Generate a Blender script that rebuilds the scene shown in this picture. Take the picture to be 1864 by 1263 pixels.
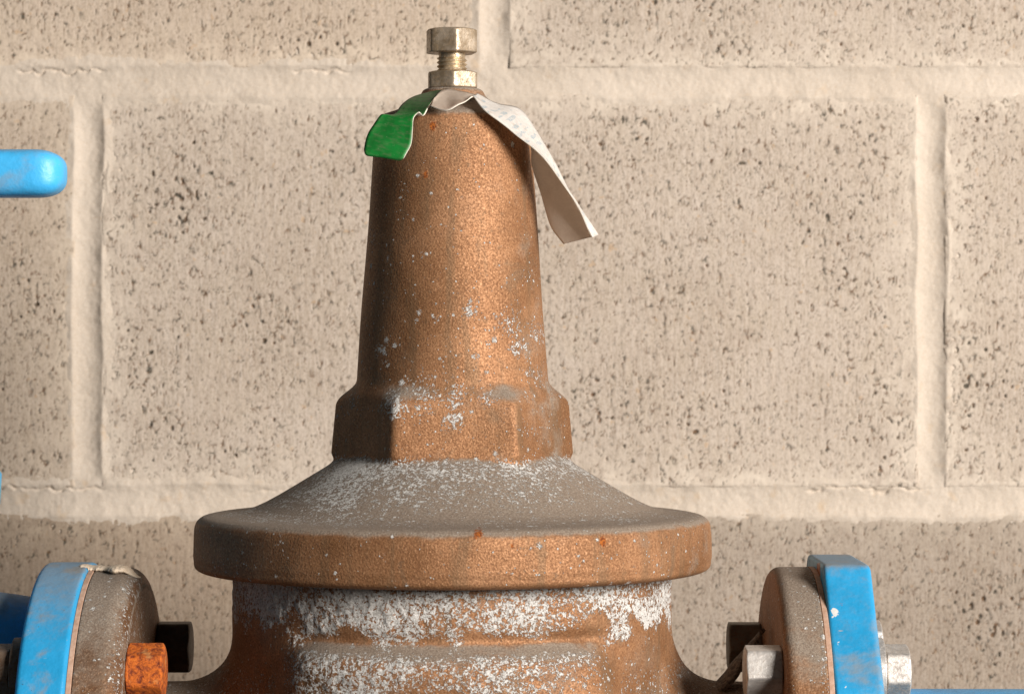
import bpy, bmesh, math, random
import numpy as np
from mathutils import Vector

S = bpy.context.scene
for o in list(bpy.data.objects):
    bpy.data.objects.remove(o)
EYE = 1.2                       # height of the lens above the floor, metres

# ------------------------------------------------------------------ camera
cam = bpy.data.cameras.new('camera')
camo = bpy.data.objects.new('camera', cam)
S.collection.objects.link(camo)
camo.location = (0, -1.042, EYE)
camo.rotation_euler = (math.radians(90), 0, 0)
cam.sensor_width = 36.0
cam.lens = 99.46
cam.clip_start = 0.05
cam.clip_end = 50
cam.dof.use_dof = True
cam.dof.focus_distance = 1.012
cam.dof.aperture_fstop = 34
S.camera = camo

# ------------------------------------------------------------------ light
w = bpy.data.worlds.new('World')
S.world = w
w.use_nodes = True
w.node_tree.nodes['Background'].inputs[0].default_value = (1.0, 0.94, 0.88, 1)
w.node_tree.nodes['Background'].inputs[1].default_value = 0.045


def area_lamp(name, az, el, dist, size, power, col, target=(0, 0.1, EYE - 0.02)):
    a, e = math.radians(az), math.radians(el)
    L = bpy.data.lights.new(name, 'AREA')
    L.shape = 'DISK'
    L.size = size
    L.energy = power
    L.color = col
    ob = bpy.data.objects.new(name, L)
    t = Vector(target)
    ob.location = t + dist * Vector((math.sin(a) * math.cos(e), -math.cos(a) * math.cos(e), math.sin(e)))
    ob.rotation_euler = (t - ob.location).to_track_quat('-Z', 'Y').to_euler()
    S.collection.objects.link(ob)
    return ob


area_lamp('key_lamp', 42.5, 13, 3.0, 1.2, 188, (1.0, 0.94, 0.885))

S.view_settings.view_transform = 'Standard'
S.view_settings.look = 'None'
S.view_settings.exposure = 0.0
S.view_settings.gamma = 1.0
S.view_settings.use_curve_mapping = False
S.cycles.max_bounces = 6

# ------------------------------------------------------------------ helpers
COL = S.collection
MM = 0.001


def W(v):
    """millimetres around the valve, height measured from the lens -> metres"""
    v = np.asarray(v, float) * MM
    v = v.reshape(-1, 3).copy()
    v[:, 2] += EYE
    return v


def link(name, me, mat, parent=None, smooth=True):
    ob = bpy.data.objects.new(name, me)
    COL.objects.link(ob)
    for m in (mat if isinstance(mat, (list, tuple)) else [mat]):
        me.materials.append(m)
    if smooth:
        me.polygons.foreach_set('use_smooth', np.ones(len(me.polygons), bool))
    if parent is not None:
        ob.parent = parent
        ob.matrix_parent_inverse = parent.matrix_world.inverted()
    return ob


def mesh_np(name, verts, quads, attrs=None, tris=None):
    verts = np.ascontiguousarray(verts, np.float32)
    quads = np.asarray(quads, np.int32).reshape(-1, 4)
    me = bpy.data.meshes.new(name)
    nt = 0 if tris is None else len(tris)
    nq = len(quads)
    me.vertices.add(len(verts))
    me.vertices.foreach_set('co', verts.ravel())
    me.loops.add(nq * 4 + nt * 3)
    idx = quads.ravel()
    if nt:
        idx = np.concatenate([idx, np.asarray(tris, np.int32).ravel()])
    me.loops.foreach_set('vertex_index', np.ascontiguousarray(idx, np.int32))
    me.polygons.add(nq + nt)
    starts = np.concatenate([np.arange(nq) * 4, nq * 4 + np.arange(nt) * 3]).astype(np.int32)
    me.polygons.foreach_set('loop_start', starts)
    me.update(calc_edges=True)
    for k, a in (attrs or {}).items():
        at = me.attributes.new(k, 'FLOAT', 'POINT')
        at.data.foreach_set('value', np.ascontiguousarray(a, np.float32).ravel())
    me.validate()
    return me


def empty(name, loc_mm, label, cat, group=None):
    e = bpy.data.objects.new(name, None)
    e.empty_display_size = 0.02
    COL.objects.link(e)
    e.location = W(loc_mm)[0]
    bpy.context.view_layer.update()
    tag(e, label, cat, group)
    return e


def tag(o, label, cat, group=None):
    o['label'] = label
    o['category'] = cat
    if group:
        o['group'] = group


def sstep(a, b, x):
    t = np.clip((x - a) / (b - a), 0, 1)
    return t * t * (3 - 2 * t)


def grid_quads(nr, nc, wrap=False):
    c = np.arange(nc if wrap else nc - 1)
    r = np.arange(nr - 1)
    R, C_ = np.meshgrid(r, c, indexing='ij')
    C2 = (C_ + 1) % nc
    return np.stack([R * nc + C_, R * nc + C2, (R + 1) * nc + C2, (R + 1) * nc + C_], -1).reshape(-1, 4)


def polar(name, Rarr, Harr, th, axis_mm, direction='z', attrs=None, cap=(True, True)):
    """surface of radius Rarr[i,j] at height Harr[i] (or [i,j]) and angle th[j] about an axis; theta 0 looks at the camera"""
    nh, nt = Rarr.shape
    H = Harr if Harr.ndim == 2 else np.repeat(Harr[:, None], nt, 1)
    sx = Rarr * np.sin(th)[None]
    sy = -Rarr * np.cos(th)[None]
    if direction == 'z':
        V = np.stack([sx, sy, H], -1)
    else:                                   # axis along x: theta 0 to camera, theta 90 up
        V = np.stack([H, sy, sx], -1)
    V = V.reshape(-1, 3) + np.asarray(axis_mm, float)
    q = grid_quads(nh, nt, True)
    tris = []
    for end, do in ((0, cap[0]), (nh - 1, cap[1])):
        if not do:
            continue
        c = V[end * nt:(end + 1) * nt].mean(0)
        k = len(V)
        V = np.vstack([V, c])
        a = end * nt + np.arange(nt)
        b = end * nt + (np.arange(nt) + 1) % nt
        t = np.stack([np.full(nt, k), a, b], -1)
        if end != 0:
            t = t[:, [0, 2, 1]]
        tris.append(t)
    tris = np.vstack(tris) if tris else None
    A = {}
    for k_, a_ in (attrs or {}).items():
        a_ = a_.reshape(-1)
        A[k_] = np.concatenate([a_, np.zeros(len(V) - len(a_))])
    me = mesh_np(name, W(V), q, A, tris)
    bm = bmesh.new()
    bm.from_mesh(me)
    bmesh.ops.recalc_face_normals(bm, faces=bm.faces)
    bm.to_mesh(me)
    bm.free()
    return me


RNG = np.random.default_rng(7)


def fft_noise(n, lx, lz, band=0.6, seed=0):
    """periodic band-limited noise, wavelengths lx, lz in cells, unit variance"""
    r = np.random.default_rng(seed)
    F = np.fft.fft2(r.standard_normal((n, n)))
    fz = np.fft.fftfreq(n)[:, None] * lz
    fx = np.fft.fftfreq(n)[None, :] * lx
    rad = np.sqrt(fz ** 2 + fx ** 2)
    F *= np.exp(-((rad - 1) / band) ** 2) * (rad > 0)
    f = np.real(np.fft.ifft2(F))
    return f / f.std()


# ------------------------------------------------------------------ materials
class N:
    def __init__(self, name):
        self.m = bpy.data.materials.new(name)
        self.m.use_nodes = True
        self.t = self.m.node_tree
        self.b = self.t.nodes['Principled BSDF']
        tc = self.t.nodes.new('ShaderNodeTexCoord')
        sc = self.t.nodes.new('ShaderNodeVectorMath')
        sc.operation = 'SCALE'
        sc.inputs['Scale'].default_value = 1000.0
        self.t.links.new(tc.outputs['Object'], sc.inputs[0])
        self.mm = sc.outputs[0]

    def put(self, sock, v):
        if isinstance(v, bpy.types.NodeSocket):
            self.t.links.new(v, sock)
        elif isinstance(v, tuple) and len(v) == 3 and sock.type == 'RGBA':
            sock.default_value = (*v, 1)
        else:
            sock.default_value = v

    def set(self, **k):
        for a, v in k.items():
            self.put(self.b.inputs[a.replace('_', ' ')], v)
        return self

    def noise(self, scale, detail=3, rough=0.55, dist=0.0, vec=None, stretch=None):
        n = self.t.nodes.new('ShaderNodeTexNoise')
        n.inputs['Scale'].default_value = scale
        n.inputs['Detail'].default_value = detail
        n.inputs['Roughness'].default_value = rough
        n.inputs['Distortion'].default_value = dist
        v = vec or self.mm
        if stretch:
            mp = self.t.nodes.new('ShaderNodeMapping')
            mp.inputs['Scale'].default_value = stretch
            self.t.links.new(v, mp.inputs[0])
            v = mp.outputs[0]
        self.t.links.new(v, n.inputs['Vector'])
        return n.outputs['Fac']

    def voronoi(self, scale, out='Distance', rnd=1.0):
        n = self.t.nodes.new('ShaderNodeTexVoronoi')
        n.inputs['Scale'].default_value = scale
        n.inputs['Randomness'].default_value = rnd
        self.t.links.new(self.mm, n.inputs['Vector'])
        return n.outputs[out]

    def math(self, op, a, b=0.0, c=None, clamp=False):
        n = self.t.nodes.new('ShaderNodeMath')
        n.operation = op
        n.use_clamp = clamp
        self.put(n.inputs[0], a)
        self.put(n.inputs[1], b)
        if c is not None:
            self.put(n.inputs[2], c)
        return n.outputs[0]

    def ramp(self, f, a, b, lo=0.0, hi=1.0):
        n = self.t.nodes.new('ShaderNodeMapRange')
        n.interpolation_type = 'SMOOTHSTEP'
        self.put(n.inputs[0], f)
        n.inputs[1].default_value = a
        n.inputs[2].default_value = b
        n.inputs[3].default_value = lo
        n.inputs[4].default_value = hi
        return n.outputs[0]

    def mix(self, f, a, b):
        n = self.t.nodes.new('ShaderNodeMix')
        n.data_type = 'RGBA'
        self.put(n.inputs[0], f)
        self.put(n.inputs[6], a)
        self.put(n.inputs[7], b)
        return n.outputs[2]

    def mixf(self, f, a, b):
        n = self.t.nodes.new('ShaderNodeMix')
        self.put(n.inputs[0], f)
        self.put(n.inputs[2], a)
        self.put(n.inputs[3], b)
        return n.outputs[0]

    def attr(self, name):
        n = self.t.nodes.new('ShaderNodeAttribute')
        n.attribute_name = name
        return n.outputs['Fac']

    def up(self):
        g = self.t.nodes.new('ShaderNodeNewGeometry')
        s = self.t.nodes.new('ShaderNodeSeparateXYZ')
        self.t.links.new(g.outputs['Normal'], s.inputs[0])
        return s.outputs[2]

    def bump(self, h, dist, strength=1.0, chain=None):
        n = self.t.nodes.new('ShaderNodeBump')
        n.inputs['Distance'].default_value = dist * MM
        n.inputs['Strength'].default_value = strength
        self.put(n.inputs['Height'], h)
        if chain is not None:
            self.t.links.new(chain, n.inputs['Normal'])
        return n.outputs[0]


def mat_block():
    m = N('split_faced_concrete')
    big = m.noise(0.02, 3)
    mid = m.noise(0.12, 4)
    fine = m.noise(0.9, 4, 0.65)
    streak = m.noise(0.5, 3, 0.6, stretch=(1.6, 1, 0.16))
    c = m.mix(m.ramp(big, 0.3, 0.7), (0.435, 0.360, 0.291), (0.49, 0.415, 0.345))
    c = m.mix(m.ramp(mid, 0.42, 0.68, 0, 0.55), c, (0.46, 0.385, 0.305))
    c = m.mix(m.ramp(streak, 0.48, 0.68, 0, 0.65), c, (0.53, 0.455, 0.385))
    c = m.mix(m.ramp(streak, 0.48, 0.32, 0, 0.5), c, (0.345, 0.275, 0.215))
    c = m.mix(m.ramp(fine, 0.5, 0.75, 0, 0.4), c, (0.53, 0.465, 0.39))
    c = m.mix(m.ramp(fine, 0.5, 0.28, 0, 0.6), c, (0.27, 0.215, 0.16))
    c = m.mix(m.ramp(m.noise(1.0, 3, 0.7, stretch=(1.0, 1, 0.45)), 0.5, 0.35, 0, 0.5), c, (0.25, 0.20, 0.15))
    spot = m.noise(0.22, 2)
    c = m.mix(m.ramp(spot, 0.69, 0.74, 0, 0.4), c, (0.46, 0.29, 0.15))
    c = m.mix(m.math('MULTIPLY', m.attr('smear'), m.ramp(m.noise(0.15, 4), 0.25, 0.6)), c, (0.58, 0.50, 0.41))
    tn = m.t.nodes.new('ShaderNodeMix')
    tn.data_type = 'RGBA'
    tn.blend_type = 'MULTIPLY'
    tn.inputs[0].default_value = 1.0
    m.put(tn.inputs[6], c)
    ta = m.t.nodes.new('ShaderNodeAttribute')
    ta.attribute_name = 'shade_tone'
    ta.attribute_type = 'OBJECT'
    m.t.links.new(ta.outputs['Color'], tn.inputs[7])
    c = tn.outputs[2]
    pc = m.mix(m.ramp(m.noise(0.35, 2), 0.42, 0.6), (0.06, 0.056, 0.043), (0.12, 0.066, 0.034))
    c = m.mix(m.math('MULTIPLY', m.attr('pore'), 0.92), c, pc)  # pit dirt, with the shade inside the pores also put into this colour
    m.set(Base_Color=c, Roughness=0.95, Normal=m.bump(fine, 0.15, 0.6))
    m.b.inputs['Specular IOR Level'].default_value = 0.2
    return m.m


def mat_mortar():
    m = N('mortar')
    big = m.noise(0.03, 3)
    fine = m.noise(1.1, 5, 0.7)
    c = m.mix(m.ramp(big, 0.3, 0.7), (0.50, 0.425, 0.345), (0.555, 0.478, 0.395))
    c = m.mix(m.ramp(fine, 0.45, 0.7, 0, 0.5), c, (0.61, 0.545, 0.465))
    c = m.mix(m.ramp(fine, 0.46, 0.3, 0, 0.5), c, (0.42, 0.315, 0.215))
    c = m.mix(m.ramp(m.noise(0.09, 3), 0.6, 0.75, 0, 0.4), c, (0.50, 0.345, 0.20))
    m.set(Base_Color=c, Roughness=0.95, Normal=m.bump(fine, 0.2, 0.6))
    m.b.inputs['Specular IOR Level'].default_value = 0.2
    return m.m


def mat_bronze(name, dust_amt=1.0, tint=1.0):
    m = N(name)
    grain = m.noise(1.4, 2, 0.55)
    pit = m.noise(0.3, 4, 0.6)
    big = m.noise(0.03, 4, 0.6, 0.4)
    c = m.mix(m.ramp(big, 0.32, 0.68), (0.235 * tint, 0.110 * tint, 0.045 * tint), (0.375 * tint, 0.19 * tint, 0.09 * tint))
    c = m.mix(m.ramp(grain, 0.52, 0.34, 0, 0.5), c, (0.12, 0.046, 0.018))
    c = m.mix(m.ramp(grain, 0.55, 0.75, 0, 0.5), c, (0.60, 0.34, 0.185))
    c = m.mix(m.ramp(pit, 0.60, 0.74, 0, 0.6), c, (0.16, 0.10, 0.055))
    c = m.mix(m.ramp(m.noise(0.045, 6, 0.65, 0.8), 0.56, 0.70, 0, 0.45), c, (0.15, 0.115, 0.075))
    run = m.noise(0.16, 4, 0.6, stretch=(1, 1, 0.10))
    c = m.mix(m.ramp(run, 0.5, 0.68, 0, 0.5), c, (0.17, 0.105, 0.055))
    haze = m.math('MULTIPLY', m.ramp(m.noise(0.05, 5, 0.65), 0.5, 0.72), m.attr('haze'), clamp=True)
    # settled dust on what faces up
    up = m.up()
    du = m.math('ADD', m.math('ADD', m.math('MULTIPLY', m.noise(0.25, 5, 0.7), 0.5), m.math('MULTIPLY', m.math('SUBTRACT', m.noise(0.06, 4, 0.65, 0.5), 0.5), 0.7)), up)
    dust = m.math('MULTIPLY', m.ramp(du, 0.62, 1.05), dust_amt, clamp=True)
    dust = m.math('MAXIMUM', dust, haze)
    dfine = m.noise(1.4, 4, 0.7)
    dcol = m.mix(m.ramp(dfine, 0.35, 0.7), (0.165, 0.127, 0.094), (0.29, 0.24, 0.19))
    c = m.mix(m.math('MULTIPLY', dust, m.ramp(dfine, 0.1, 0.5, 0.6, 0.97)), c, dcol)
    # rust freckles
    ru = m.attr('rust')
    c = m.mix(m.ramp(m.math('ADD', ru, m.math('MULTIPLY', m.math('SUBTRACT', m.noise(0.6, 4, 0.7), 0.5), 2.0)), 0.35, 0.75), c, m.mix(m.ramp(dfine, 0.4, 0.6), (0.10, 0.022, 0.004), (0.36, 0.10, 0.008)))
    # white mineral crust: a broken film plus separate flakes of several sizes
    den = m.attr('crust')
    cf = m.noise(1.3, 4, 0.7)
    cn = m.noise(0.62, 5, 0.72, 0.4)
    lv = m.math('ADD', m.math('MULTIPLY', cn, 0.7), m.math('MULTIPLY', cf, 0.3))
    thr = m.math('SUBTRACT', 0.70, m.math('MULTIPLY', den, 0.34))
    cr = m.ramp(m.math('SUBTRACT', lv, thr), 0.0, 0.03)
    for vs, lim in ((0.33, 0.36), (0.62, 0.62), (1.1, 0.8)):
        vn = m.t.nodes.new('ShaderNodeTexVoronoi')
        vn.inputs['Scale'].default_value = vs
        m.t.links.new(m.mm, vn.inputs['Vector'])
        sp = m.t.nodes.new('ShaderNodeSeparateColor')
        m.t.links.new(vn.outputs['Color'], sp.inputs[0])
        rad = m.math('ADD', 0.10, m.math('MULTIPLY', sp.outputs[1], 0.36))
        edge = m.math('SUBTRACT', m.math('ADD', rad, m.math('MULTIPLY', m.math('SUBTRACT', m.noise(2.2, 3, 0.7), 0.5), 1.5)), vn.outputs['Distance'])
        pick = m.math('LESS_THAN', sp.outputs[0], m.math('MULTIPLY', m.math('POWER', den, 1.6), lim))
        cr = m.math('MAXIMUM', cr, m.math('MULTIPLY', m.ramp(edge, 0.0, 0.10), pick))
    ccol = m.mix(m.ramp(cf, 0.35, 0.65), (0.38, 0.365, 0.335), (0.66, 0.65, 0.62))
    c = m.mix(m.math('MULTIPLY', cr, 0.95), c, ccol)
    soft = m.math('MAXIMUM', m.math('MAXIMUM', dust, cr), m.ramp(ru, 0.3, 0.5))
    met = m.mixf(soft, 0.5, 0.0)
    rough = m.mixf(soft, m.ramp(grain, 0.3, 0.7, 0.74, 0.60), 0.92)
    b1 = m.bump(m.math('ADD', grain, m.math('MULTIPLY', pit, 0.5)), 0.34, 0.65)
    b2 = m.bump(m.math('MULTIPLY', cr, m.math('ADD', 0.6, cf)), 0.7, 0.8, chain=b1)
    m.set(Base_Color=c, Metallic=met, Roughness=rough, Normal=b2)
    return m.m


def mat_blue(name, wear=1.0, dusty=1.0, base=(0.012, 0.255, 0.50)):
    m = N(name)
    big = m.noise(0.035, 3)
    c = m.mix(m.ramp(big, 0.3, 0.7), base, tuple(min(1, x * 1.15 + 0.008) for x in base))
    d = m.noise(0.06, 5, 0.6, 0.3)
    c = m.mix(m.ramp(d, 0.50, 0.70, 0, 0.6 * wear), c, (0.23, 0.20, 0.155))
    f = m.noise(0.9, 4, 0.7)
    c = m.mix(m.ramp(f, 0.68, 0.72, 0, 0.8 * wear), c, (0.04, 0.05, 0.05))
    sc = m.noise(0.5, 3, 0.6, stretch=(0.25, 1, 1.6))
    c = m.mix(m.ramp(sc, 0.70, 0.74, 0, 0.8 * wear), c, (0.42, 0.36, 0.27))
    du = m.math('ADD', m.math('MULTIPLY', m.noise(0.3, 5, 0.7), 0.4), m.up())
    dm = m.math('MULTIPLY', m.ramp(du, 0.85, 1.2), 0.6 * dusty)
    c = m.mix(dm, c, (0.25, 0.22, 0.18))
    ru = m.attr('rust')
    c = m.mix(m.ramp(m.math('ADD', ru, m.math('MULTIPLY', m.math('SUBTRACT', f, 0.5), 0.7)), 0.35, 0.6), c, (0.32, 0.08, 0.008))
    wh = m.attr('chip')
    c = m.mix(m.ramp(m.math('ADD', wh, m.math('MULTIPLY', m.math('SUBTRACT', f, 0.5), 1.2)), 0.45, 0.6), c, (0.62, 0.62, 0.60))
    rough = m.mixf(m.math('MAXIMUM', dm, m.ramp(d, 0.5, 0.7)), 0.42, 0.8)
    m.set(Base_Color=c, Roughness=rough, Normal=m.bump(m.math('ADD', m.noise(0.25, 2), m.math('MULTIPLY', f, 0.3)), 0.6, 0.5))
    return m.m


def mat_metal(name, lo, hi, stain, rough=0.42, metallic=0.85, st=0.5, scale=1.0):
    m = N(name)
    f = m.noise(0.9 * scale, 5, 0.65)
    g = m.noise(0.22 * scale, 4, 0.6)
    c = m.mix(m.ramp(g, 0.35, 0.65), lo, hi)
    c = m.mix(m.ramp(f, 0.5, 0.66, 0, st), c, stain)
    k = m.ramp(f, 0.5, 0.66)
    m.set(Base_Color=c, Metallic=m.mixf(k, metallic, metallic * 0.4), Roughness=m.mixf(k, rough, min(0.9, rough + 0.3)),
          Normal=m.bump(f, 0.25, 0.5))
    return m.m


def mat_rust():
    m = N('orange_rust')
    f = m.noise(0.42, 6, 0.72, 0.5)
    g = m.noise(0.16, 3)
    c = m.mix(m.ramp(f, 0.36, 0.6), (0.16, 0.022, 0.003), (0.58, 0.13, 0.008))
    c = m.mix(m.ramp(f, 0.58, 0.72, 0, 0.9), c, (0.62, 0.20, 0.02))
    c = m.mix(m.ramp(g, 0.6, 0.72, 0, 0.6), c, (0.55, 0.28, 0.10))
    m.set(Base_Color=c, Roughness=0.75, Normal=m.bump(f, 1.2, 0.9))
    return m.m


def mat_plain(name, c1, c2, rough=0.8, sc=0.4, b=0.3):
    m = N(name)
    f = m.noise(sc, 4, 0.65)
    m.set(Base_Color=m.mix(m.ramp(f, 0.35, 0.65), c1, c2), Roughness=rough, Normal=m.bump(f, b, 0.6))
    return m.m


def uvsep(m):
    u = m.t.nodes.new('ShaderNodeUVMap')
    s = m.t.nodes.new('ShaderNodeSeparateXYZ')
    m.t.links.new(u.outputs[0], s.inputs[0])
    return u.outputs[0], s.outputs[0], s.outputs[1]


def translucent(m, col, amount):
    out = m.t.nodes['Material Output']
    tr = m.t.nodes.new('ShaderNodeBsdfTranslucent')
    m.put(tr.inputs[0], col)
    mx = m.t.nodes.new('ShaderNodeMixShader')
    mx.inputs[0].default_value = amount
    m.t.links.new(m.b.outputs[0], mx.inputs[1])
    m.t.links.new(tr.outputs[0], mx.inputs[2])
    m.t.links.new(mx.outputs[0], out.inputs[0])


def mat_green_tag():
    m = N('green_tag_print')
    uv, u, v = uvsep(m)
    st = m.noise(3.0, 5, 0.6, vec=uv, stretch=(1.2, 9, 1))
    f = m.noise(1.2, 4, 0.7)
    g = m.noise(0.12, 3)
    c = m.mix(m.ramp(g, 0.35, 0.65), (0.003, 0.115, 0.014), (0.006, 0.19, 0.027))
    fade = m.ramp(v, 0.42, 0.62)
    wear = m.math('MULTIPLY', m.ramp(st, 0.46, 0.66), m.math('ADD', 0.35, m.math('MULTIPLY', fade, 0.3)))
    c = m.mix(wear, c, (0.13, 0.15, 0.085))
    c = m.mix(m.math('MULTIPLY', fade, 0.45), c, (0.075, 0.11, 0.05))
    c = m.mix(m.ramp(f, 0.66, 0.72, 0, 0.6), c, (0.3, 0.34, 0.25))
    # worn lines of dark print on the upper half
    lines = m.math('FRACT', m.math('MULTIPLY', v, 17.0))
    ink = m.math('MULTIPLY', m.math('LESS_THAN', lines, 0.4), m.ramp(m.noise(40, 2, vec=uv, stretch=(1, 0.1, 1)), 0.5, 0.55))
    ink = m.math('MULTIPLY', ink, m.math('MULTIPLY', m.math('GREATER_THAN', v, 0.52), 0.55))
    c = m.mix(ink, c, (0.008, 0.035, 0.01))
    m.set(Base_Color=c, Roughness=0.5, Normal=m.bump(g, 0.8, 0.4))
    return m.m


def mat_print():
    m = N('white_paper_with_pale_print')
    uv, u, v = uvsep(m)
    f = m.noise(0.8, 5, 0.65)
    g = m.noise(0.15, 4, 0.6)
    c = m.mix(m.ramp(f, 0.35, 0.65), (0.66, 0.62, 0.57), (0.76, 0.725, 0.675))
    c = m.mix(m.ramp(g, 0.58, 0.72, 0, 0.5), c, (0.46, 0.375, 0.28))
    # rows of small pale blue print running across the strip
    row = m.math('FRACT', m.math('MULTIPLY', v, 21.0))
    cell = m.noise(60, 1, vec=uv, stretch=(1, 0.9, 1))
    gate = m.ramp(m.noise(6, 2, vec=uv, stretch=(0.4, 2.2, 1)), 0.50, 0.54)
    ink = m.math('MULTIPLY', m.math('LESS_THAN', row, 0.5), m.ramp(cell, 0.42, 0.5))
    ink = m.math('MULTIPLY', m.math('MULTIPLY', ink, gate), m.math('MULTIPLY', m.math('GREATER_THAN', u, 0.2), 0.75))
    c = m.mix(ink, c, (0.30, 0.42, 0.48))
    m.set(Base_Color=c, Roughness=0.8, Normal=m.bump(g, 1.0, 0.5))
    translucent(m, (0.85, 0.75, 0.65), 0.25)
    return m.m


def mat_backing():
    m = N('bare_tag_backing')
    f = m.noise(0.9, 5, 0.65)
    g = m.noise(0.10, 4, 0.6)
    c = m.mix(m.ramp(f, 0.35, 0.65), (0.54, 0.46, 0.385), (0.64, 0.56, 0.48))
    c = m.mix(m.ramp(g, 0.52, 0.68, 0, 0.6), c, (0.30, 0.22, 0.15))
    m.set(Base_Color=c, Roughness=0.7, Normal=m.bump(g, 1.0, 0.5))
    translucent(m, (0.95, 0.86, 0.77), 0.55)
    return m.m


M_BLOCK, M_MORTAR = mat_block(), mat_mortar()
M_BRONZE = mat_bronze('cast_bronze')
M_BRONZE_DARK = mat_bronze('tarnished_bronze', 1.0, 0.55)
M_BLUE = mat_blue('blue_enamel')
M_BLUE_DUSTY = mat_blue('dusty_blue_enamel', 1.5, 0.9)
M_PIPE = mat_blue('clean_blue_enamel', 0.6, 0.25, (0.015, 0.27, 0.53))
M_GRIP = mat_blue('blue_grip', 0.7, 0.3, (0.045, 0.38, 0.72))
M_BRASS = mat_metal('zinc_yellow_steel', (0.30, 0.225, 0.145), (0.50, 0.41, 0.31), (0.20, 0.135, 0.075), 0.42, 0.6, 0.7)
M_THREAD = mat_metal('bright_thread', (0.50, 0.39, 0.255), (0.60, 0.50, 0.36), (0.30, 0.20, 0.11), 0.4, 0.8, 0.4)
M_SILVER = mat_metal('galvanised_steel', (0.46, 0.43, 0.40), (0.62, 0.59, 0.55), (0.30, 0.25, 0.20), 0.5, 0.7)
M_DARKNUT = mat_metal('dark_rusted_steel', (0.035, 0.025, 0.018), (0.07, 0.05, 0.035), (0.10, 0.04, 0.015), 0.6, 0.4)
M_BROWNNUT = mat_metal('brown_rusted_steel', (0.16, 0.10, 0.06), (0.24, 0.17, 0.12), (0.12, 0.04, 0.015), 0.6, 0.4)
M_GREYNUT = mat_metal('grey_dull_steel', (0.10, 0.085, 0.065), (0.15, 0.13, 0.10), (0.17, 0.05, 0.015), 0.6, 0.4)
M_RUST = mat_rust()
M_GASKET = mat_plain('pink_gasket', (0.40, 0.24, 0.16), (0.50, 0.33, 0.24))
M_SEAL = mat_plain('cream_sealant', (0.58, 0.46, 0.33), (0.70, 0.59, 0.46), 0.8, 0.5, 0.6)
M_STRAP = mat_plain('brown_weathered_strip', (0.055, 0.042, 0.03), (0.19, 0.15, 0.11), 0.8, 0.8, 0.6)
M_GREEN, M_PRINT, M_BACK = mat_green_tag(), mat_print(), mat_backing()
M_EDGE = mat_plain('tag_edge', (0.62, 0.57, 0.48), (0.72, 0.67, 0.58))

# ------------------------------------------------------------------ block wall
WALL_Y = 320.0
BED = [-477.0, -275.4, -73.8, 127.8, 329.4, 531.0]
NT, PITCH = 1024, 0.55
p_line = fft_noise(NT, 7.5, 16, 0.55, 1)      # outlines of grains
p_gate = fft_noise(NT, 9, 15, 0.8, 2)
p_amp = fft_noise(NT, 14, 18, 0.8, 12)       # where those outlines open
p_dens = fft_noise(NT, 150, 150, 0.8, 3)     # rich and poor areas
p_hole = fft_noise(NT, 8, 10, 0.5, 4)
p_grain = fft_noise(NT, 6, 7, 0.6, 5)
p_drag = fft_noise(NT, 9, 90, 0.6, 6)
p_wave = fft_noise(NT, 220, 160, 0.9, 8)
p_joint = fft_noise(NT, 40, 40, 0.9, 9)
p_joint2 = fft_noise(NT, 14, 14, 0.7, 10)

line = 1 - sstep(0.08, 0.36, np.abs(p_line))
gate = sstep(-0.1, 0.5, p_gate + 0.28 * p_dens)
worm = line * gate * np.clip(0.60 + 0.45 * p_amp, 0.05, 1)
line2 = 1 - sstep(0.12, 0.55, np.abs(fft_noise(NT, 5, 13, 0.55, 21)))
worm2 = line2 * sstep(0.0, 0.7, fft_noise(NT, 6, 10, 0.7, 22) + 0.2 * p_dens) * np.clip(0.55 + 0.32 * p_amp, 0, 0.9)
hole = sstep(2.7, 3.4, p_hole + 0.6 * p_dens)
PORE = np.clip(np.maximum(np.maximum(worm * 1.1, worm2), hole), 0, 1)
POREDEPTH = 0.42 * worm + 0.15 * worm2 + 1.1 * hole


def samp(f, x, z, ox=0, oz=0):
    return f[np.round(z / PITCH + oz).astype(int) % NT, np.round(x / PITCH + ox).astype(int) % NT]


def axis_pts(a, b, lo, hi, fine, coarse):
    """sample positions from a to b: fine inside lo..hi, coarse outside"""
    pts = [a]
    for s, e, st in ((a, min(b, lo), coarse), (max(a, lo), min(b, hi), fine), (max(a, hi), b, coarse)):
        if e - s > 1e-6:
            n = max(1, int(math.ceil((e - s) / st)))
            pts += list(np.linspace(s, e, n + 1))[1:]
    return np.array(pts)


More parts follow.
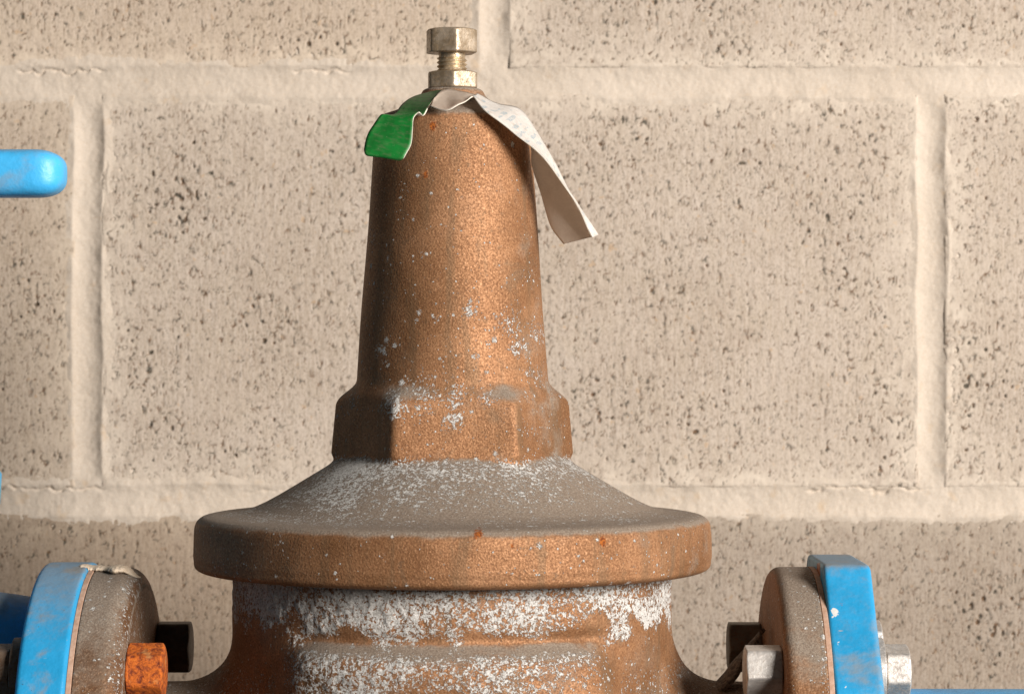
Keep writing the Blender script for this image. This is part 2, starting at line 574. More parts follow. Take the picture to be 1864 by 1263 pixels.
wall = empty('block_wall', (0, WALL_Y, BED[0]), 'beige concrete block wall with pale mortar joints behind the valve', 'wall')
XW, ZW = 268.0, 186.0
HALF = 6.3                                   # half of the gap between two blocks
HEADS = {}
for r in range(5):
    off = -204.2 if r % 2 == 0 else -7.7
    HEADS[r] = [off + 406.1 * k for k in range(-2, 4)]
for r in range(5):
    hs = [x for x in HEADS[r] if -830 < x < 830]
    for x0, x1 in zip(hs[:-1], hs[1:]):
        a, b, c, d = x0 + HALF, x1 - HALF, BED[r] + HALF, BED[r + 1] - HALF
        xs = axis_pts(a, b, -XW, XW, PITCH, 4.0)
        zs = axis_pts(c, d, -ZW, ZW, PITCH, 4.0)
        X, Z = np.meshgrid(xs, zs)
        ox, oz = RNG.integers(0, NT, 2)
        fineness = ((np.abs(X) <= XW + 1) & (np.abs(Z) <= ZW + 1)).astype(float)
        e = np.minimum(np.minimum(X - a, b - X), np.minimum(Z - c, d - Z))
        e2 = e
        pore = samp(PORE, X, Z, ox, oz)
        dep = samp(POREDEPTH, X, Z, ox, oz)
        h = 0.15 * samp(p_wave, X, Z, ox, oz) + fineness * (0.03 * samp(p_grain, X, Z, ox, oz) + 0.028 * samp(p_drag, X, Z, ox, oz) - dep)
        h -= 0.9 * np.exp(-np.clip(e2, 0, 50) / 0.5)
        tilt = RNG.normal(0, 0.12, 3)
        h += tilt[0] + tilt[1] * (X - (a + b) / 2) / 200 + tilt[2] * (Z - (c + d) / 2) / 100
        smear = np.exp(-np.clip(e + 3 * samp(p_joint, X, Z, ox, oz), 0, 90) / 12.0)
        V = np.stack([X, WALL_Y - h, Z], -1).reshape(-1, 3)
        nz, nx = X.shape
        q = grid_quads(nz, nx)
        # solid body of the block behind its face
        k = len(V)
        y0, y1 = WALL_Y + 4.5, WALL_Y + 90
        bx = np.array([[a, y0, c], [b, y0, c], [b, y0, d], [a, y0, d], [a, y1, c], [b, y1, c], [b, y1, d], [a, y1, d]])
        bq = np.array([[0, 1, 2, 3], [5, 4, 7, 6], [0, 4, 5, 1], [3, 2, 6, 7], [0, 3, 7, 4], [1, 5, 6, 2]]) + k
        me = mesh_np('concrete_block', W(np.vstack([V, bx])), np.vstack([q, bq]),
                     {'pore': np.concatenate([pore.ravel() * fineness.ravel(), np.zeros(8)]),
                      'smear': np.concatenate([smear.ravel(), np.zeros(8)])})
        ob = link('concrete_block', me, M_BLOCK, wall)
        shade_tone = {(1, -413.8): (0.71, 0.66, 0.605), (1, -7.7): (0.73, 0.715, 0.70), (2, -610.3): (0.93, 0.905, 0.87),
                (3, -413.8): (1.02, 0.99, 0.95)}.get((r, round(x0, 1)), (1.0, 1.0, 1.0))  # lower course tinted darker: the wall's dimmer light there is put into the colour
        ob['shade_tone'] = shade_tone

# mortar: one tooled bed that fills every joint and laps on to the block faces
xs = axis_pts(-790, 790, -XW, XW, 0.6, 5.0)
zs = axis_pts(BED[0] + 1, BED[-1] - 1, -ZW, ZW, 0.6, 5.0)
X, Z = np.meshgrid(xs, zs)
wander = 0.45 * samp(p_wave, X, Z)
TB = np.full(X.shape, 999.0)
for bz in BED:
    t = Z - bz + wander
    TB = np.where(np.abs(t) < np.abs(TB), t, TB)
TH = np.full(X.shape, 999.0)
for r in range(5):
    m_ = (Z >= BED[r]) & (Z < BED[r + 1])
    for hx in HEADS[r]:
        t = X - hx + wander
        TH = np.where(m_ & (np.abs(t) < np.abs(TH)), t, TH)


def profile(t, dep, half, n):
    a = np.abs(t)
    groove = -dep * np.cos(np.clip(a / half, 0, 1) * math.pi / 2) ** 0.8
    lap = 0.20 + 0.12 * n - (a - half) * (0.16 + 0.05 * np.clip(n, -2, 2))
    return np.where(a < half, groove + (0.20 + 0.12 * n) * sstep(0.5, 1, a / half), lap)


nj = samp(p_joint, X, Z, 300, 77)
nj2 = samp(p_joint2, X, Z, 50, 411)
hb = profile(TB, 1.15, 7.6, nj)
hh = profile(TH, 1.1 + 1.0 * sstep(4, 24, np.abs(TB)), 7.2, nj)
hh = np.where(np.abs(TH) < 900, hh, -9)
inb, inh = np.abs(TB) < 7.6, np.abs(TH) < 7.2
both = np.minimum(hb, hh)
hm = np.where(inb & inh, both, np.where(inb, hb, np.where(inh, hh, np.maximum(hb, hh))))
# where an upright joint runs into a bed joint the lip between them was rubbed flat
fl = np.exp(-(np.clip(np.abs(TH) - 6.0, 0, 99) / 2.5) ** 2) * np.exp(-((np.abs(TB) - 6.5) / 5.0) ** 2)
hm = hm * (1 - fl) + (-0.9) * fl
hm = hm + 0.06 * nj2 + 0.045 * samp(p_grain, X, Z, 9, 9) + 0.12 * nj
# drying cracks along the upper lip of the lower bed joint and beside some head joints
ck = np.abs(TB - 5.6 - 0.9 * nj - 0.5 * nj2)
hm -= 1.2 * (1 - sstep(0.25, 0.8, ck)) * sstep(-0.1, 0.5, samp(p_wave, X, Z, 120, 60) + 1.2 * (Z < 0) - 1.5)
ck = np.abs(TH - 7.6 - 0.7 * nj)
hm -= 0.7 * (X < -150) * (1 - sstep(0.3, 0.9, ck)) * (np.abs(TB) > 6) * sstep(0.0, 0.6, samp(p_wave, X, Z, 10, 260) + 0.3)
keep = np.minimum(np.abs(TB), np.abs(TH)) < 24
V = np.stack([X, WALL_Y - hm, Z], -1).reshape(-1, 3)
q = grid_quads(*X.shape)
q = q[keep.ravel()[q].all(1)]
used = np.unique(q)
remap = np.full(len(V), -1)
remap[used] = np.arange(len(used))
link('mortar', mesh_np('mortar', W(V[used]), remap[q]), M_MORTAR, wall)

# ------------------------------------------------------------------ the bronze valve
AX = -21.9
HC = -157.0                                    # height of the pipe axis
valve = empty('pressure_valve', (AX, 0, HC), 'large tarnished bronze pressure valve with tapered bonnet and white mineral crust', 'valve')


def thetas(nf, nb, half=math.radians(104)):
    f = np.linspace(-half, half, nf)
    b = np.linspace(half, 2 * math.pi - half, nb + 2)[1:-1]
    return np.concatenate([f, b])


TH_ = thetas(560, 70)
prof = np.array([(0.01, 95.0), (9.5, 95.0), (11.0, 94.4), (12.2, 92.0), (15.0, 89.6), (18.5, 87.8), (22.0, 86.5), (24.6, 85.7), (26.2, 85.1), (27.4, 84.2), (28.1, 82.6), (28.5, 80.5),
                 (29.0, 74), (30.6, 52), (32.2, 30), (33.8, 8), (34.8, -6), (35.2, -12), (36.0, -16), (37.6, -19.5), (38.6, -24), (39.5, -32), (41.0, -38.2),
                 (43.0, -41.2), (46.0, -43.6), (51, -46.6), (58, -50.8), (64, -54.3), (69, -57.0), (73.5, -59.0), (78, -60.2), (83, -60.9),
                 (89, -61.4), (92.0, -62.0), (94.0, -63.6), (94.8, -66), (95.0, -70), (95.2, -77.2), (94.85, -77.7), (94.85, -78.4), (95.0, -79.0), (94.8, -80.2), (93.6, -81.2), (92.0, -81.7), (86, -82.0), (80, -82.2), (60, -82.2)])
seg = np.concatenate([[0], np.cumsum(np.hypot(*np.diff(prof, axis=0).T))])
sfine = np.arange(0, seg[-1], 0.58)


def smooth_profile(s, seg, p):
    r = np.interp(s, seg, p[:, 0])
    h = np.interp(s, seg, p[:, 1])
    ker = np.hanning(7)
    ker /= ker.sum()
    rp = np.convolve(np.pad(r, 3, mode='edge'), ker, 'valid')
    hp = np.convolve(np.pad(h, 3, mode='edge'), ker, 'valid')
    return rp, hp


pr, ph = smooth_profile(sfine, seg, prof)
ang = np.mod(TH_ - math.radians(2.5) + math.pi / 6, math.pi / 3) - math.pi / 6      # 0 at the middle of a flat
apo = 37.6 + 1.6 * np.clip((-20 - ph) / 20, 0, 1)
rhex = apo[:, None] / np.cos(ang)[None]
lim = apo * 1.14
kk = 0.28
rhex = -np.log(np.exp(-rhex / kk) + np.exp(-lim[:, None] / kk)) * kk
wt = sstep(-12.5, -21.5, ph) * (1 - sstep(-38.5, -43.5, ph))
wt = np.where(ph < -44, 0, wt)
R = pr[:, None] * (1 - wt[:, None]) + rhex * wt[:, None]
low = (ph < -30) & (ph > -46)
R = np.where(low[:, None], np.maximum(R, rhex * wt[:, None]), R)
H2 = np.repeat(ph[:, None], len(TH_), 1)
T2 = np.repeat(TH_[None], len(ph), 0)
T2 = np.where(T2 > math.pi, T2 - 2 * math.pi, T2)
# cast unevenness
R = R + 0.12 * np.sin(3 * T2 + 0.05 * H2) + 0.10 * np.sin(5 * T2 + 1.3 + 0.11 * H2)
XR = R * np.sin(T2)


def blob(x, h, rx, rh=None):
    return np.exp(-(((XR - x) / rx) ** 2 + ((H2 - h) / (rh or rx)) ** 2))


front = np.cos(T2) > -0.2
cr = np.zeros_like(R)
cr += 0.10 + 0.10 * sstep(70, 0, H2) * sstep(90, 60, H2)
for x, h, r_, a_ in ((21, 8, 5, .42), (24, 0, 4, .5), (23, 14, 3, .35), (-25.5, -1, 2.6, .55), (-23, -6, 2, .45), (7, 13, 2.6, .5), (9, -3, 2.2, .5),
                     (-5.5, 10.5, 2, .5), (-28, 40, 2.5, .4), (-17, 56, 2, .4), (31, 5, 4, .45), (30, -10, 5, .4), (14, 1, 3, .3), (28, 25, 4, .3),
                     (-20, -21, 5, .6), (-10, -17, 7, .45), (1, -26, 3.5, .6), (2, -18, 6, .45), (-36, -20, 4, .35), (14, -19, 4, .4), (27, -30, 5, .3)):
    cr = np.maximum(cr, a_ * blob(x, h, r_ * 1.3) + 0.1)
dome = sstep(-36, -43, H2) * sstep(-60, -44, H2)
dm = sstep(-37, -41, H2) * sstep(-62.5, -60.5, H2)
cr = np.maximum(cr, dm * (0.44 + 0.16 * np.exp(-((H2 + 43.5) / 4.0) ** 2) + 0.10 * np.exp(-((T2 + 0.75) / 0.5) ** 2) - 0.12 * np.exp(-((H2 + 58) / 3.0) ** 2)))
patch = samp(p_wave, T2 * 62 * 4.0, H2 * 4.5, 610, 133) + 0.5 * samp(p_joint, T2 * 62, H2, 3, 60)
cr = cr + dm * (0.045 * patch + 0.05 * np.exp(-((T2 + 0.9) / 0.45) ** 2))
cr = np.where(H2 < -61.5, 0.10 + 0.13 * np.abs(np.sin(T2)), cr) * front
hz = 0.06 + 0.75 * sstep(0.35, 0.95, np.sin(T2)) + 0.7 * np.exp(-((H2 + 17) / 6) ** 2) + 0.5 * np.exp(-((H2 + 40) / 5) ** 2)
ru = np.zeros_like(R)
for x, h, r_ in ((-6.4, 79.3, 1.6), (10.5, -62.8, 1.6), (53, -66, 1.6), (22, -66.5, 1.1), (-9, 62, 1.2)):
    ru = np.maximum(ru, blob(x, h, r_, r_ * 1.2) * front)
me = polar('bonnet', R, ph, TH_, (AX, 0, 0), attrs={'crust': cr, 'haze': hz, 'rust': ru}, cap=(True, False))
link('bonnet', me, M_BRONZE, valve)

# body casting: neck, front pad and the horizontal run, blended
hb_ = np.concatenate([np.arange(-82.0, -130, -0.6), np.arange(-130, -236, -3.0)])


def smin(a, b, k):
    t = np.clip(0.5 + 0.5 * (b - a) / k, 0, 1)
    return b * (1 - t) + a * t - k * t * (1 - t)


def body_sdf(x, y, z):
    neck = np.sqrt(x * x + y * y) - 80.5
    neck = np.maximum(neck, -(z + 215))
    bulb = np.sqrt(x * x + y * y + (z - HC + 15) ** 2) - 76
    run = np.sqrt(y * y + (z - HC) ** 2) - 33.5
    d = smin(neck, run, 23)
    d = np.where(z < HC, smin(bulb, run, 20), d)
    # raised pad cast on the front
    pw = 53 + 0.42 * np.clip(-104 - z, 0, 40)
    pad = np.sqrt(x * x + y * y) - 87.5
    pad = smax(pad, np.abs(x) - pw, 9)
    pad = smax(pad, z + 103.5, 9)
    pad = np.where(y > 0, 50.0, pad)
    d2 = smin(d, pad, 6.0)
    return d2


def smax(a, b, k):
    return -smin(-a, -b, k)


TB_ = thetas(620, 90)
Hg, Tg = np.meshgrid(hb_, TB_, indexing='ij')
lo = np.zeros_like(Hg)
hi = np.full_like(Hg, 128.0)
sn, cs = np.sin(Tg), -np.cos(Tg)
for _ in range(22):
    mid_ = 0.5 * (lo + hi)
    ins = body_sdf(mid_ * sn, mid_ * cs, Hg) < 0
    lo = np.where(ins, mid_, lo)
    hi = np.where(ins, hi, mid_)
R = 0.5 * (lo + hi)
xg = R * np.sin(Tg)
undercut = np.exp(-((Hg + 101.2) / 3.0) ** 2) * sstep(58, 48, np.abs(xg)) * (np.cos(Tg) > 0)
R -= 1.8 * undercut
R += 0.25 * np.sin(3 * Tg + .2 * Hg) + 0.15 * np.sin(7 * Tg - 0.3 * Hg)
# scaly lumps of deposit under the cover flange
wx = (Tg * 80.0)
lump = samp(p_joint2, wx, Hg * 1.0, 17, 800) + 0.6 * samp(p_grain, wx, Hg, 88, 3)
big_ = samp(p_wave, wx * 2.5, Hg * 2.5, 640, 90)
cru = (0.55 + 0.07 * big_) * sstep(-104.5, -95, Hg + 3.5 * samp(p_joint, wx, Hg, 5, 5)) + 0.16
cru -= 0.12 * np.exp(-((xg - 42) / 10) ** 2)
cru = np.maximum(cru, (0.545 + 0.07 * big_) * sstep(-102.5, -105.5, Hg) * sstep(66, 50, np.abs(xg)))
cru = np.where(np.cos(Tg) < 0, 0.3, cru)
cru = np.maximum(cru, 0.42 * sstep(-108, -118, Hg) * (np.abs(xg) > 60))
cru -= 0.05 * sstep(0.0, 1.5, samp(p_wave, wx, Hg, 40, 40))
R += np.where(Hg > -130, 0.35 * np.clip(lump, -1, 2) * np.clip(cru - 0.3, 0, 1), 0)
me = polar('body', R, hb_, TB_, (AX, 0, 0), attrs={'crust': cru, 'haze': 0.35 + 0 * R, 'rust': 0 * R}, cap=(True, True))
link('body', me, M_BRONZE, valve)


def disc(name, x0, x1, r, mat, parent, bev=(1.5, 1.5), hole=0, cy=0.0, cz=HC, nt=220, wob=0.25, attrs_fn=None, polygon=None):
    """round plate on an axis along x, from x0 to x1, with eased edges"""
    b0, b1 = bev
    sec = [(x0, 0.3)] + [(x0, r * f) for f in np.linspace(0.1, 1, 24) * (1 - b0 / r)]
    sec += [(x0 + b0 * (1 - math.cos(a)), r - b0 + b0 * math.sin(a)) for a in np.linspace(0.2, math.pi / 2, 6)]
    sec += [(x, r) for x in np.linspace(x0 + b0, x1 - b1, 12)[1:-1]]
    sec += [(x1 - b1 + b1 * math.sin(a), r - b1 + b1 * math.cos(a)) for a in np.linspace(0, math.pi / 2, 7)]
    sec += [(x1, r * f) for f in np.linspace(1, 0.1, 24) * (1 - b1 / r)] + [(x1, 0.3)]
    sec = np.array(sec)
    th = np.linspace(0, 2 * math.pi, nt, endpoint=False)
    k = np.ones(nt) if polygon is None else polygon(th) / r
    Rr = sec[:, 1][:, None] * k[None] + wob * np.sin(3 * th + x0)[None] * (sec[:, 1] > r * 0.9)[:, None]
    Hh = np.repeat(sec[:, 0][:, None], nt, 1)
    A = attrs_fn(Hh, Rr * np.sin(th)[None] + cz, -Rr * np.cos(th)[None] + cy) if attrs_fn else None
    me = polar(name, Rr, Hh, th, (0, cy, cz), 'x', attrs=A)
    return link(name, me, mat, parent)


def end_attrs(s):
    def f(x, z, y):
        c = 0.18 + 0.30 * np.exp(-((x - s) / 3.2) ** 2) * (y < 0)
        return {'crust': c, 'haze': 0.55 + 0 * x, 'rust': 0 * x}
    return f


disc('flange', -152.3, -135.6, 76.0, M_BRONZE_DARK, valve, (0.6, 7.0), attrs_fn=end_attrs(-137.5))
disc('flange', 95.2, 109.6, 76.0, M_BRONZE, valve, (4.0, 0.6), attrs_fn=end_attrs(110.0))


def hexarr(th, apothem, phase):
    a = np.mod(th - phase + math.pi / 6, math.pi / 3) - math.pi / 6
    return apothem / np.cos(a)


def hex_piece(name, lo_, hi_, apothem, phase, mat, parent, direction='z', axis=(0, 0, 0), chamfer=(True, True), round_=0.5):
    th = np.linspace(0, 2 * math.pi, 180, endpoint=False)
    hs = np.unique(np.concatenate([np.linspace(lo_, hi_, 14), lo_ + np.linspace(0, 1.8, 9), hi_ - np.linspace(0, 1.8, 9)]))
    hx = hexarr(th, apothem, phase)
    lim = apothem * 1.125
    hx = -np.log(np.exp(-hx / 0.18) + np.exp(-lim / 0.18)) * 0.18
    Rr = np.repeat(hx[None], len(hs), 0)
    for i, h in enumerate(hs):
        for d, on in ((h - lo_, chamfer[0]), (hi_ - h, chamfer[1])):
            if on:
                cone = apothem * 0.965 + d * 1.9
                Rr[i] = np.minimum(Rr[i], cone)
            if d < round_:
                Rr[i] -= round_ - math.sqrt(max(0, round_ ** 2 - (round_ - d) ** 2))
    me = polar(name, Rr, hs, th, axis, direction)
    return link(name, me, mat, parent)


# adjusting screw with lock nut on top of the bonnet
th = np.linspace(0, 2 * math.pi, 120, endpoint=False)
hs = np.arange(92.0, 109.0, 0.12)
P_ = 1.5
saw = np.abs(np.mod(hs[:, None] / P_ - th[None] / (2 * math.pi), 1) - 0.5) * 2
Rr = 4.8 + 0.80 * np.clip(saw * 1.25 - 0.1, 0, 1)
Rr = np.where(hs[:, None] > 106.4, 4.9 + 0 * Rr, Rr)
screw = link('adjusting_screw', polar('adjusting_screw', Rr, hs, th, (AX - 0.2, 0, 0)), M_THREAD, valve)
hex_piece('screw_head', 108.0, 116.9, 8.75, math.radians(11.8 + 30), M_BRASS, screw, axis=(AX - 0.3, 0, 0), chamfer=(False, True))
hex_piece('lock_nut', 94.9, 101.2, 8.9, math.radians(4 + 30), M_BRASS, valve, axis=(AX, 0, 0), chamfer=(False, True))

# ------------------------------------------------------------------ pipework either side
lv = empty('blue_lever_valve', (-290, 0, HC), 'blue painted lever valve at the left edge, bolted to the bronze valve', 'valve')


def blue_left_attrs(x, z, y):
    return {'rust': 0.6 * np.exp(-((x + 153.5) / 1.2) ** 2) * np.exp(-((z + 100) / 8) ** 2), 'chip': 0 * x}


disc('flange', -171.6, -154.3, 77.6, M_BLUE_DUSTY, lv, (2.0, 1.6), attrs_fn=blue_left_attrs)
th = np.linspace(0, 2 * math.pi, 120, endpoint=False)
xs_ = np.array([-171.8, -176, -182, -190, -205, -230, -260, -290, -320, -350, -375, -395])
rh = np.array([64, 65, 66, 67, 70, 76, 80, 82, 80, 72, 60, 45.])
rd = np.array([29, 29, 30, 31, 35, 45, 52, 55, 52, 45, 40, 36.])
ell = 1 / np.sqrt((np.cos(th)[None] / rd[:, None]) ** 2 + (np.sin(th)[None] / rh[:, None]) ** 2)
link('body', polar('body', ell, xs_, th, (0, 0, HC), 'x'), M_BLUE, lv)
hs = np.array([-100, -62, -60, -58.6, -47.6, -46.4, -45.8, -45.5, -40, -20, 20, 50, 56, 74, 76])
rr = np.array([60, 62, 97, 99.9, 100.5, 99.8, 97, 60, 40, 24, 20, 18, 16, 16, 14.])
link('stem_housing', polar('stem_housing', np.repeat(rr[:, None], 96, 1), hs, np.linspace(0, 2 * math.pi, 96, endpoint=False), (-290, 0, 0)), M_BLUE, lv)
# lever: flattened bar with a rounded tip
xs_ = np.concatenate([[-312, -311, -308], np.linspace(-300, -176, 60), -164 - 11 * (1 - np.sin(np.linspace(0.1, 1.5708, 16)))])
th = np.linspace(0, 2 * math.pi, 96, endpoint=False)
n_ = 3.6


def supell(a, b):
    return (np.abs(np.cos(th) / a) ** n_ + np.abs(np.sin(th) / b) ** n_) ** (-1 / n_)


Rr = []
for x in xs_:
    t = np.clip((x + 175) / 11.0, 0, 1)
    f = (1 - t ** 2.2) ** (1 / 2.2) if t < 1 else 0.0
    f = 0.22 + 0.78 * f
    if x < -310:
        f = 0.6
    Rr.append(supell(11.5 * f, 8.75 * f))
link('lever', polar('lever', np.array(Rr), xs_, th, (0, -2, 63.6), 'x'), M_GRIP, lv)

rp = empty('blue_pipe', (150, 0, HC), 'blue painted pipe with faceted flange right of the bronze valve', 'pipe')
VP = np.array([(27, 79), (67, 37), (78, -12), (64, -50), (26, -76), (-26, -76), (-64, -50), (-78, -12), (-67, 37), (-27, 79)], float)


def poly_r(th_):
    out = np.full(len(th_), 1e9)
    d = np.stack([np.cos(th_), np.sin(th_)], -1)
    for i in range(len(VP)):
        p, q_ = VP[i], VP[(i + 1) % len(VP)]
        e_ = q_ - p
        nrm = np.array([e_[1], -e_[0]])
        nrm /= np.linalg.norm(nrm)
        c_ = abs(nrm @ p)
        nrm = nrm if nrm @ p > 0 else -nrm
        den = d @ nrm
        cand = np.where(den > 1e-6, c_ / np.maximum(den, 1e-6), 1e9)
        out = -np.log(np.exp(-np.clip(out - 60, -50, 60) / 0.7) + np.exp(-np.clip(cand - 60, -50, 60) / 0.7)) * 0.7 + 60
    return out


def blue_right_attrs(x, z, y):
    c = 0.75 * np.exp(-((x - 113.5 - (-z - 95) * 0.10) / 0.9) ** 2) * (z < -93) * (y < 0) * (0.25 + 0.35 * np.sin(z * 0.9) + 0.4 * np.sin(z * 2.3 + 1))
    c = np.maximum(c, np.exp(-(((x - 114.2) / 1.6) ** 2 + ((z + 93.5) / 1.6) ** 2)) * (y < 0))
    rr_ = np.exp(-(((x - 111.5) / 1.5) ** 2 + ((z + 81) / 3.0) ** 2 + ((y + 12) / 8) ** 2))
    rr_ = np.maximum(rr_, 0.42 * np.exp(-(((x - 117) / 4) ** 2 + ((z + 91) / 1.2) ** 2)) * (y < 0))
    return {'rust': rr_, 'chip': c}


disc('flange', 111.6, 128.8, 78.0, M_BLUE, rp, (1.4, 2.2), nt=420, wob=0.1, polygon=poly_r, attrs_fn=blue_right_attrs)
xs_ = np.concatenate([[128.6, 129.5, 132], np.linspace(136, 420, 60)])
rr = np.interp(xs_, [128, 131, 136, 142, 420], [42, 41, 35, 31.2, 30.8])
Rr = np.repeat(rr[:, None], 140, 1) + 0.12 * np.sin(np.linspace(0, 40, 140))[None]
link('pipe_run', polar('pipe_run', Rr, xs_, np.linspace(0, 2 * math.pi, 140, endpoint=False), (0, 0, HC), 'x'), M_PIPE, rp)

g = disc('gasket', -154.25, -152.35, 76.2, M_GASKET, None, (0.2, 0.2))
tag(g, 'thin tan gasket between the left bronze flange and the dusty blue flange', 'gasket', 'flange gaskets')
g = disc('gasket', 109.65, 111.55, 75.8, M_GASKET, None, (0.2, 0.2))
tag(g, 'thin pink gasket between the right bronze flange and the faceted blue flange', 'gasket', 'flange gaskets')

BC = 42.2


def flange_bolt(yy, xa, xb, in_mat, out_mat, in_end, out_end, label, ap=9.4, washer=None, ph_in=0.0, ph_out=0.0):
    """threaded rod along x through both flanges with a nut at either end"""
    z = HC + BC
    e = empty('flange_bolt', ((xa + xb) / 2, yy, z), label, 'bolt', 'bolts through the flanges')
    th_ = np.linspace(0, 2 * math.pi, 48, endpoint=False)
    lo_, hi_ = min(in_end[1], out_end[1]), max(in_end[1], out_end[1])
    xs2 = np.linspace(lo_ + 0.9, hi_ - 0.9, 40)
    link('shank', polar('shank', np.full((40, 48), 6.0), xs2, th_, (0, yy, z), 'x'), out_mat, e)
    for nm, (a, b), mt, p in (('nut', in_end, in_mat, ph_in), ('nut', out_end, out_mat, ph_out)):
        hex_piece(nm, min(a, b), max(a, b), ap, p, mt, e, 'x', (0, yy, z), (True, True), 0.8)
    if washer:
        disc('washer', washer[0], washer[1], 12.2, M_SILVER if washer[2] is None else washer[2], e, (0.3, 0.3), cy=yy, cz=z, nt=64, wob=0)
    return e


D90 = math.radians(90)
flange_bolt(-BC, -153, -135, M_RUST, M_BROWNNUT, (-135.8, -122.6), (-176.0, -188), 'bolt with bright orange rusty nut on the left bronze flange',
            9.2, (-173.7 - 2.2, -171.5, M_BROWNNUT), math.radians(8), math.radians(20))
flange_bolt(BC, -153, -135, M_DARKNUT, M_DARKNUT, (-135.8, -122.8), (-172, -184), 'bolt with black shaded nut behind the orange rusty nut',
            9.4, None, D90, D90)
flange_bolt(-BC, 95, 129, M_SILVER, M_SILVER, (95.4, 82.0), (131.2, 140.2), 'bolt with pale silver nuts at the front of the right flanges',
            8.9, (128.7, 131.0, None), math.radians(24), math.radians(14))
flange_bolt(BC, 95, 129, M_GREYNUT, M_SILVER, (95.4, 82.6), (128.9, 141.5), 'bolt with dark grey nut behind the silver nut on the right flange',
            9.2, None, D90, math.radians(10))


# ------------------------------------------------------------------ loose strip behind the silver nut
def resample(P, n):
    P = np.asarray(P, float)
    s = np.concatenate([[0], np.cumsum(np.linalg.norm(np.diff(P, axis=0), axis=1))])
    s /= s[-1]
    t = np.linspace(0, 1, n)
    # Catmull-Rom through the points
    out = []
    for u in t:
        i = min(max(np.searchsorted(s, u) - 1, 0), len(P) - 2)
        f = (u - s[i]) / max(1e-9, s[i + 1] - s[i])
        p0, p1, p2, p3 = P[max(i - 1, 0)], P[i], P[i + 1], P[min(i + 2, len(P) - 1)]
        h0 = 2 * f ** 3 - 3 * f ** 2 + 1
        h1 = f ** 3 - 2 * f ** 2 + f
        h2 = -2 * f ** 3 + 3 * f ** 2
        h3 = f ** 3 - f ** 2
        d0, d1 = s[min(i + 1, len(P) - 1)] - s[max(i - 1, 0)], s[min(i + 2, len(P) - 1)] - s[i]
        sg = s[i + 1] - s[i]
        m1 = (p2 - p0) * sg / max(d0, 1e-9)
        m2 = (p3 - p1) * sg / max(d1, 1e-9)
        out.append(h0 * p1 + h1 * m1 + h2 * p2 + h3 * m2)
    return np.array(out)


def ribbon(name, E1, E2, mats, parent, nl=60, nw=10, thick=0.35, crinkle=0.0, bow=0.0, seed=0):
    """sheet spanned between two edge curves, given a thickness; mats = face, reverse, edge"""
    A, B = resample(E1, nl), resample(E2, nl)
    u = np.linspace(0, 1, nw)
    V = A[:, None] * (1 - u)[None, :, None] + B[:, None] * u[None, :, None]
    d1 = np.gradient(V, axis=0)
    d2 = np.gradient(V, axis=1)
    n = np.cross(d1, d2)
    n /= np.linalg.norm(n, axis=2, keepdims=True) + 1e-9
    r = np.random.default_rng(seed)
    wv = np.zeros((nl, nw))
    for _ in range(7):
        a, b, c = r.uniform(4, 22), r.uniform(-6, 6), r.uniform(0, 6.28)
        wv += np.sin(a * np.linspace(0, 1, nl)[:, None] + b * u[None] + c) / 7
    off = crinkle * wv + bow * (4 * u * (1 - u))[None]
    V = V + n * off[..., None]
    top = (V + n * thick / 2).reshape(-1, 3)
    bot = (V - n * thick / 2).reshape(-1, 3)
    q = grid_quads(nl, nw)
    k = nl * nw
    idx = np.arange(k).reshape(nl, nw)
    rim = np.concatenate([idx[0], idx[1:, -1], idx[-1, ::-1][1:], idx[::-1, 0][1:-1]])
    r2 = np.roll(rim, -1)
    side = np.stack([rim, rim + k, r2 + k, r2], -1)
    me = mesh_np(name, W(np.vstack([top, bot])), np.vstack([q, q[:, ::-1] + k, side]))
    uvl = me.uv_layers.new(name='UVMap')
    uu = np.tile(u, nl)
    vv = np.repeat(np.linspace(0, 1, nl), nw)
    uv = np.stack([uu, vv], -1)
    uv = np.vstack([uv, uv])
    li = np.empty(len(me.loops), np.int32)
    me.loops.foreach_get('vertex_index', li)
    uvl.data.foreach_set('uv', np.ascontiguousarray(uv[li], np.float32).ravel())
    ob = link(name, me, mats, parent)
    mi = np.zeros(len(me.polygons), np.int32)
    mi[len(q):2 * len(q)] = 1
    mi[2 * len(q):] = 2
    me.polygons.foreach_set('material_index', mi)
    sm = np.ones(len(me.polygons), bool)
    sm[2 * len(q):] = False
    me.polygons.foreach_set('use_smooth', sm)
    return ob


S1 = [(93.0, 2, -103.8), (86.7, 1, -110.8), (77.1, -2, -121.2), (74.1, -2, -126.8), (71.9, -2, -133.1)]
S2 = [(91.5, -4, -106.4), (83.8, -8, -115.4), (80.3, -12, -121.8), (74.5, -12, -127.1), (73.3, -12, -133.3)]
st = ribbon('bent_strip', S1, S2, [M_STRAP, M_STRAP, M_STRAP], None, 40, 8, 1.3, 0.8, 0.8, 3)
tag(st, 'bent brown strip slanting between the silver nut and the dark nut on the right', 'strip')

# bead of old sealant on top of the left flange joint
nb, ns = 70, 14
r_ = np.random.default_rng(5)
t = np.linspace(0, 1, nb)
cx = -158.5 + 22.5 * t
rad = (0.4 + 1.9 * np.sin(math.pi * np.clip(t * 1.02, 0, 1)) ** 0.6) * (0.62 + 0.16 * np.sin(9 * t + 1) + 0.05 * np.sin(23 * t))
rad = np.clip(rad, 0.3, 2.2)
th = np.linspace(0, 2 * math.pi, ns, endpoint=False)
Rr = rad[:, None] * (1 + 0.05 * r_.standard_normal((nb, ns)))
cz_ = HC + 76.0 - 3.2 * sstep(0.75, 1.0, t) + 0.8 * sstep(0.25, 0.0, t)
V = np.stack([np.repeat(cx[:, None], ns, 1), -Rr * np.cos(th)[None] * 5.0 - 8 + 2 * np.sin(7 * t)[:, None], cz_[:, None] + Rr * np.sin(th)[None]], -1).reshape(-1, 3)
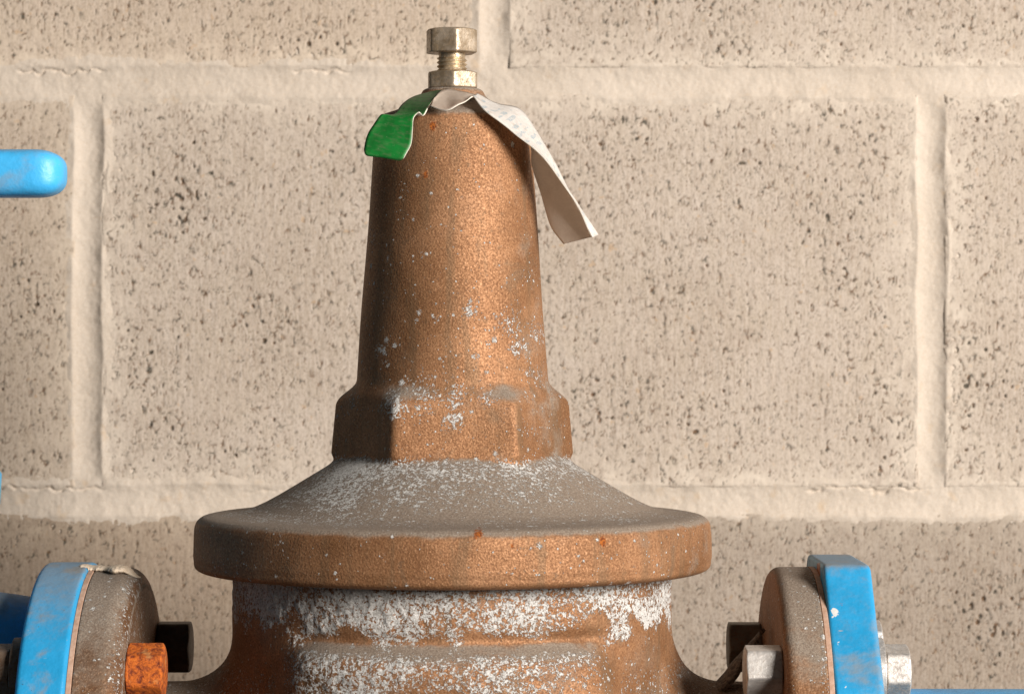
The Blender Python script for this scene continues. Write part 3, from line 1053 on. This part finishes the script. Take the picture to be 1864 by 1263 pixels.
sb = link('sealant_bead', mesh_np('sealant_bead', W(V), grid_quads(nb, ns, True)), M_SEAL)
tag(sb, 'lumpy cream sealant smear on top of the left flange joint', 'sealant')

# ------------------------------------------------------------------ the tag draped over the bonnet
tg = empty('paper_tag', (AX, -10, 84), 'long curled tag, green on one end and white on the other, draped over the bonnet', 'tag')
GL = [(-51.6, -28, 68.4), (-52.7, -28, 69.2), (-53.0, -27, 71.0), (-51.8, -26, 76.2), (-49.4, -25, 80.2), (-47.4, -24.4, 83.1), (-46.6, -24, 83.5), (-42.9, -22, 83.7), (-39.6, -18, 87.7), (-35.7, -14, 90.7), (-31.4, -13, 92.2), (-27.1, -12, 93.2)]
GR = [(-40.2, -31, 66.6), (-38.8, -32, 67.2), (-38.0, -32, 68.6), (-36.1, -31, 72.4), (-35.6, -30, 77.6), (-35.2, -28, 82.1), (-33.3, -28, 83.9), (-31.7, -29, 82.9), (-30.1, -28, 85.8), (-27.7, -24, 89.5), (-23.7, -17, 93.5)]
LU = [(-28.0, -26, 89.2), (-23.9, -18, 93.5), (-19.3, -18, 92.5), (-15.9, -18, 91.9), (-12.8, -16, 91.2)]
LD = [(-29.1, -30, 86.1), (-25.9, -31, 84.8), (-22.4, -32, 84.7), (-18.5, -31, 86.8), (-14.2, -26, 89.6)]
C_ = [(-12.8, -12, 92.0), (-5.4, -12, 88.8), (2.6, -10, 86.8), (8.6, -12, 79.2), (13.6, -14, 70.1), (21.5, -16, 56.0), (26.5, -17, 47.8), (31.0, -18, 40.4)]
B_ = [(-14.0, -24, 90.5), (-9.4, -30, 83.9), (-0.4, -30, 77.6), (7.1, -30, 71.9), (14.0, -28, 64.0), (21.3, -24, 54.4), (25.3, -23, 47.9), (29.3, -21, 39.7)]
A_ = [(3.6, -14, 77.1), (6.6, -10, 73.5), (7.5, -9, 66.3), (10.5, -10, 56.3), (14.0, -11, 44.2), (18.8, -12, 37.4)]
C2 = [(6.0, -11, 82.5), (8.4, -11.5, 79.0), (13.4, -13.5, 70.0), (21.3, -15.5, 56.0), (26.3, -16.5, 47.7), (30.6, -17.5, 40.2)]
ribbon('green_end', GL, GR, [M_BACK, M_GREEN, M_EDGE], tg, 120, 14, 0.5, 0.2, 0.2, 1)
ribbon('folded_middle', LU, LD, [M_BACK, M_BACK, M_EDGE], tg, 40, 10, 0.35, 0.4, 0.5, 2)
ribbon('white_end', C_, B_, [M_BACK, M_PRINT, M_EDGE], tg, 140, 14, 0.3, 0.9, 0.4, 4)
ribbon('hanging_flap', A_, C2, [M_BACK, M_BACK, M_EDGE], tg, 110, 16, 0.3, 1.1, 0.9, 6)
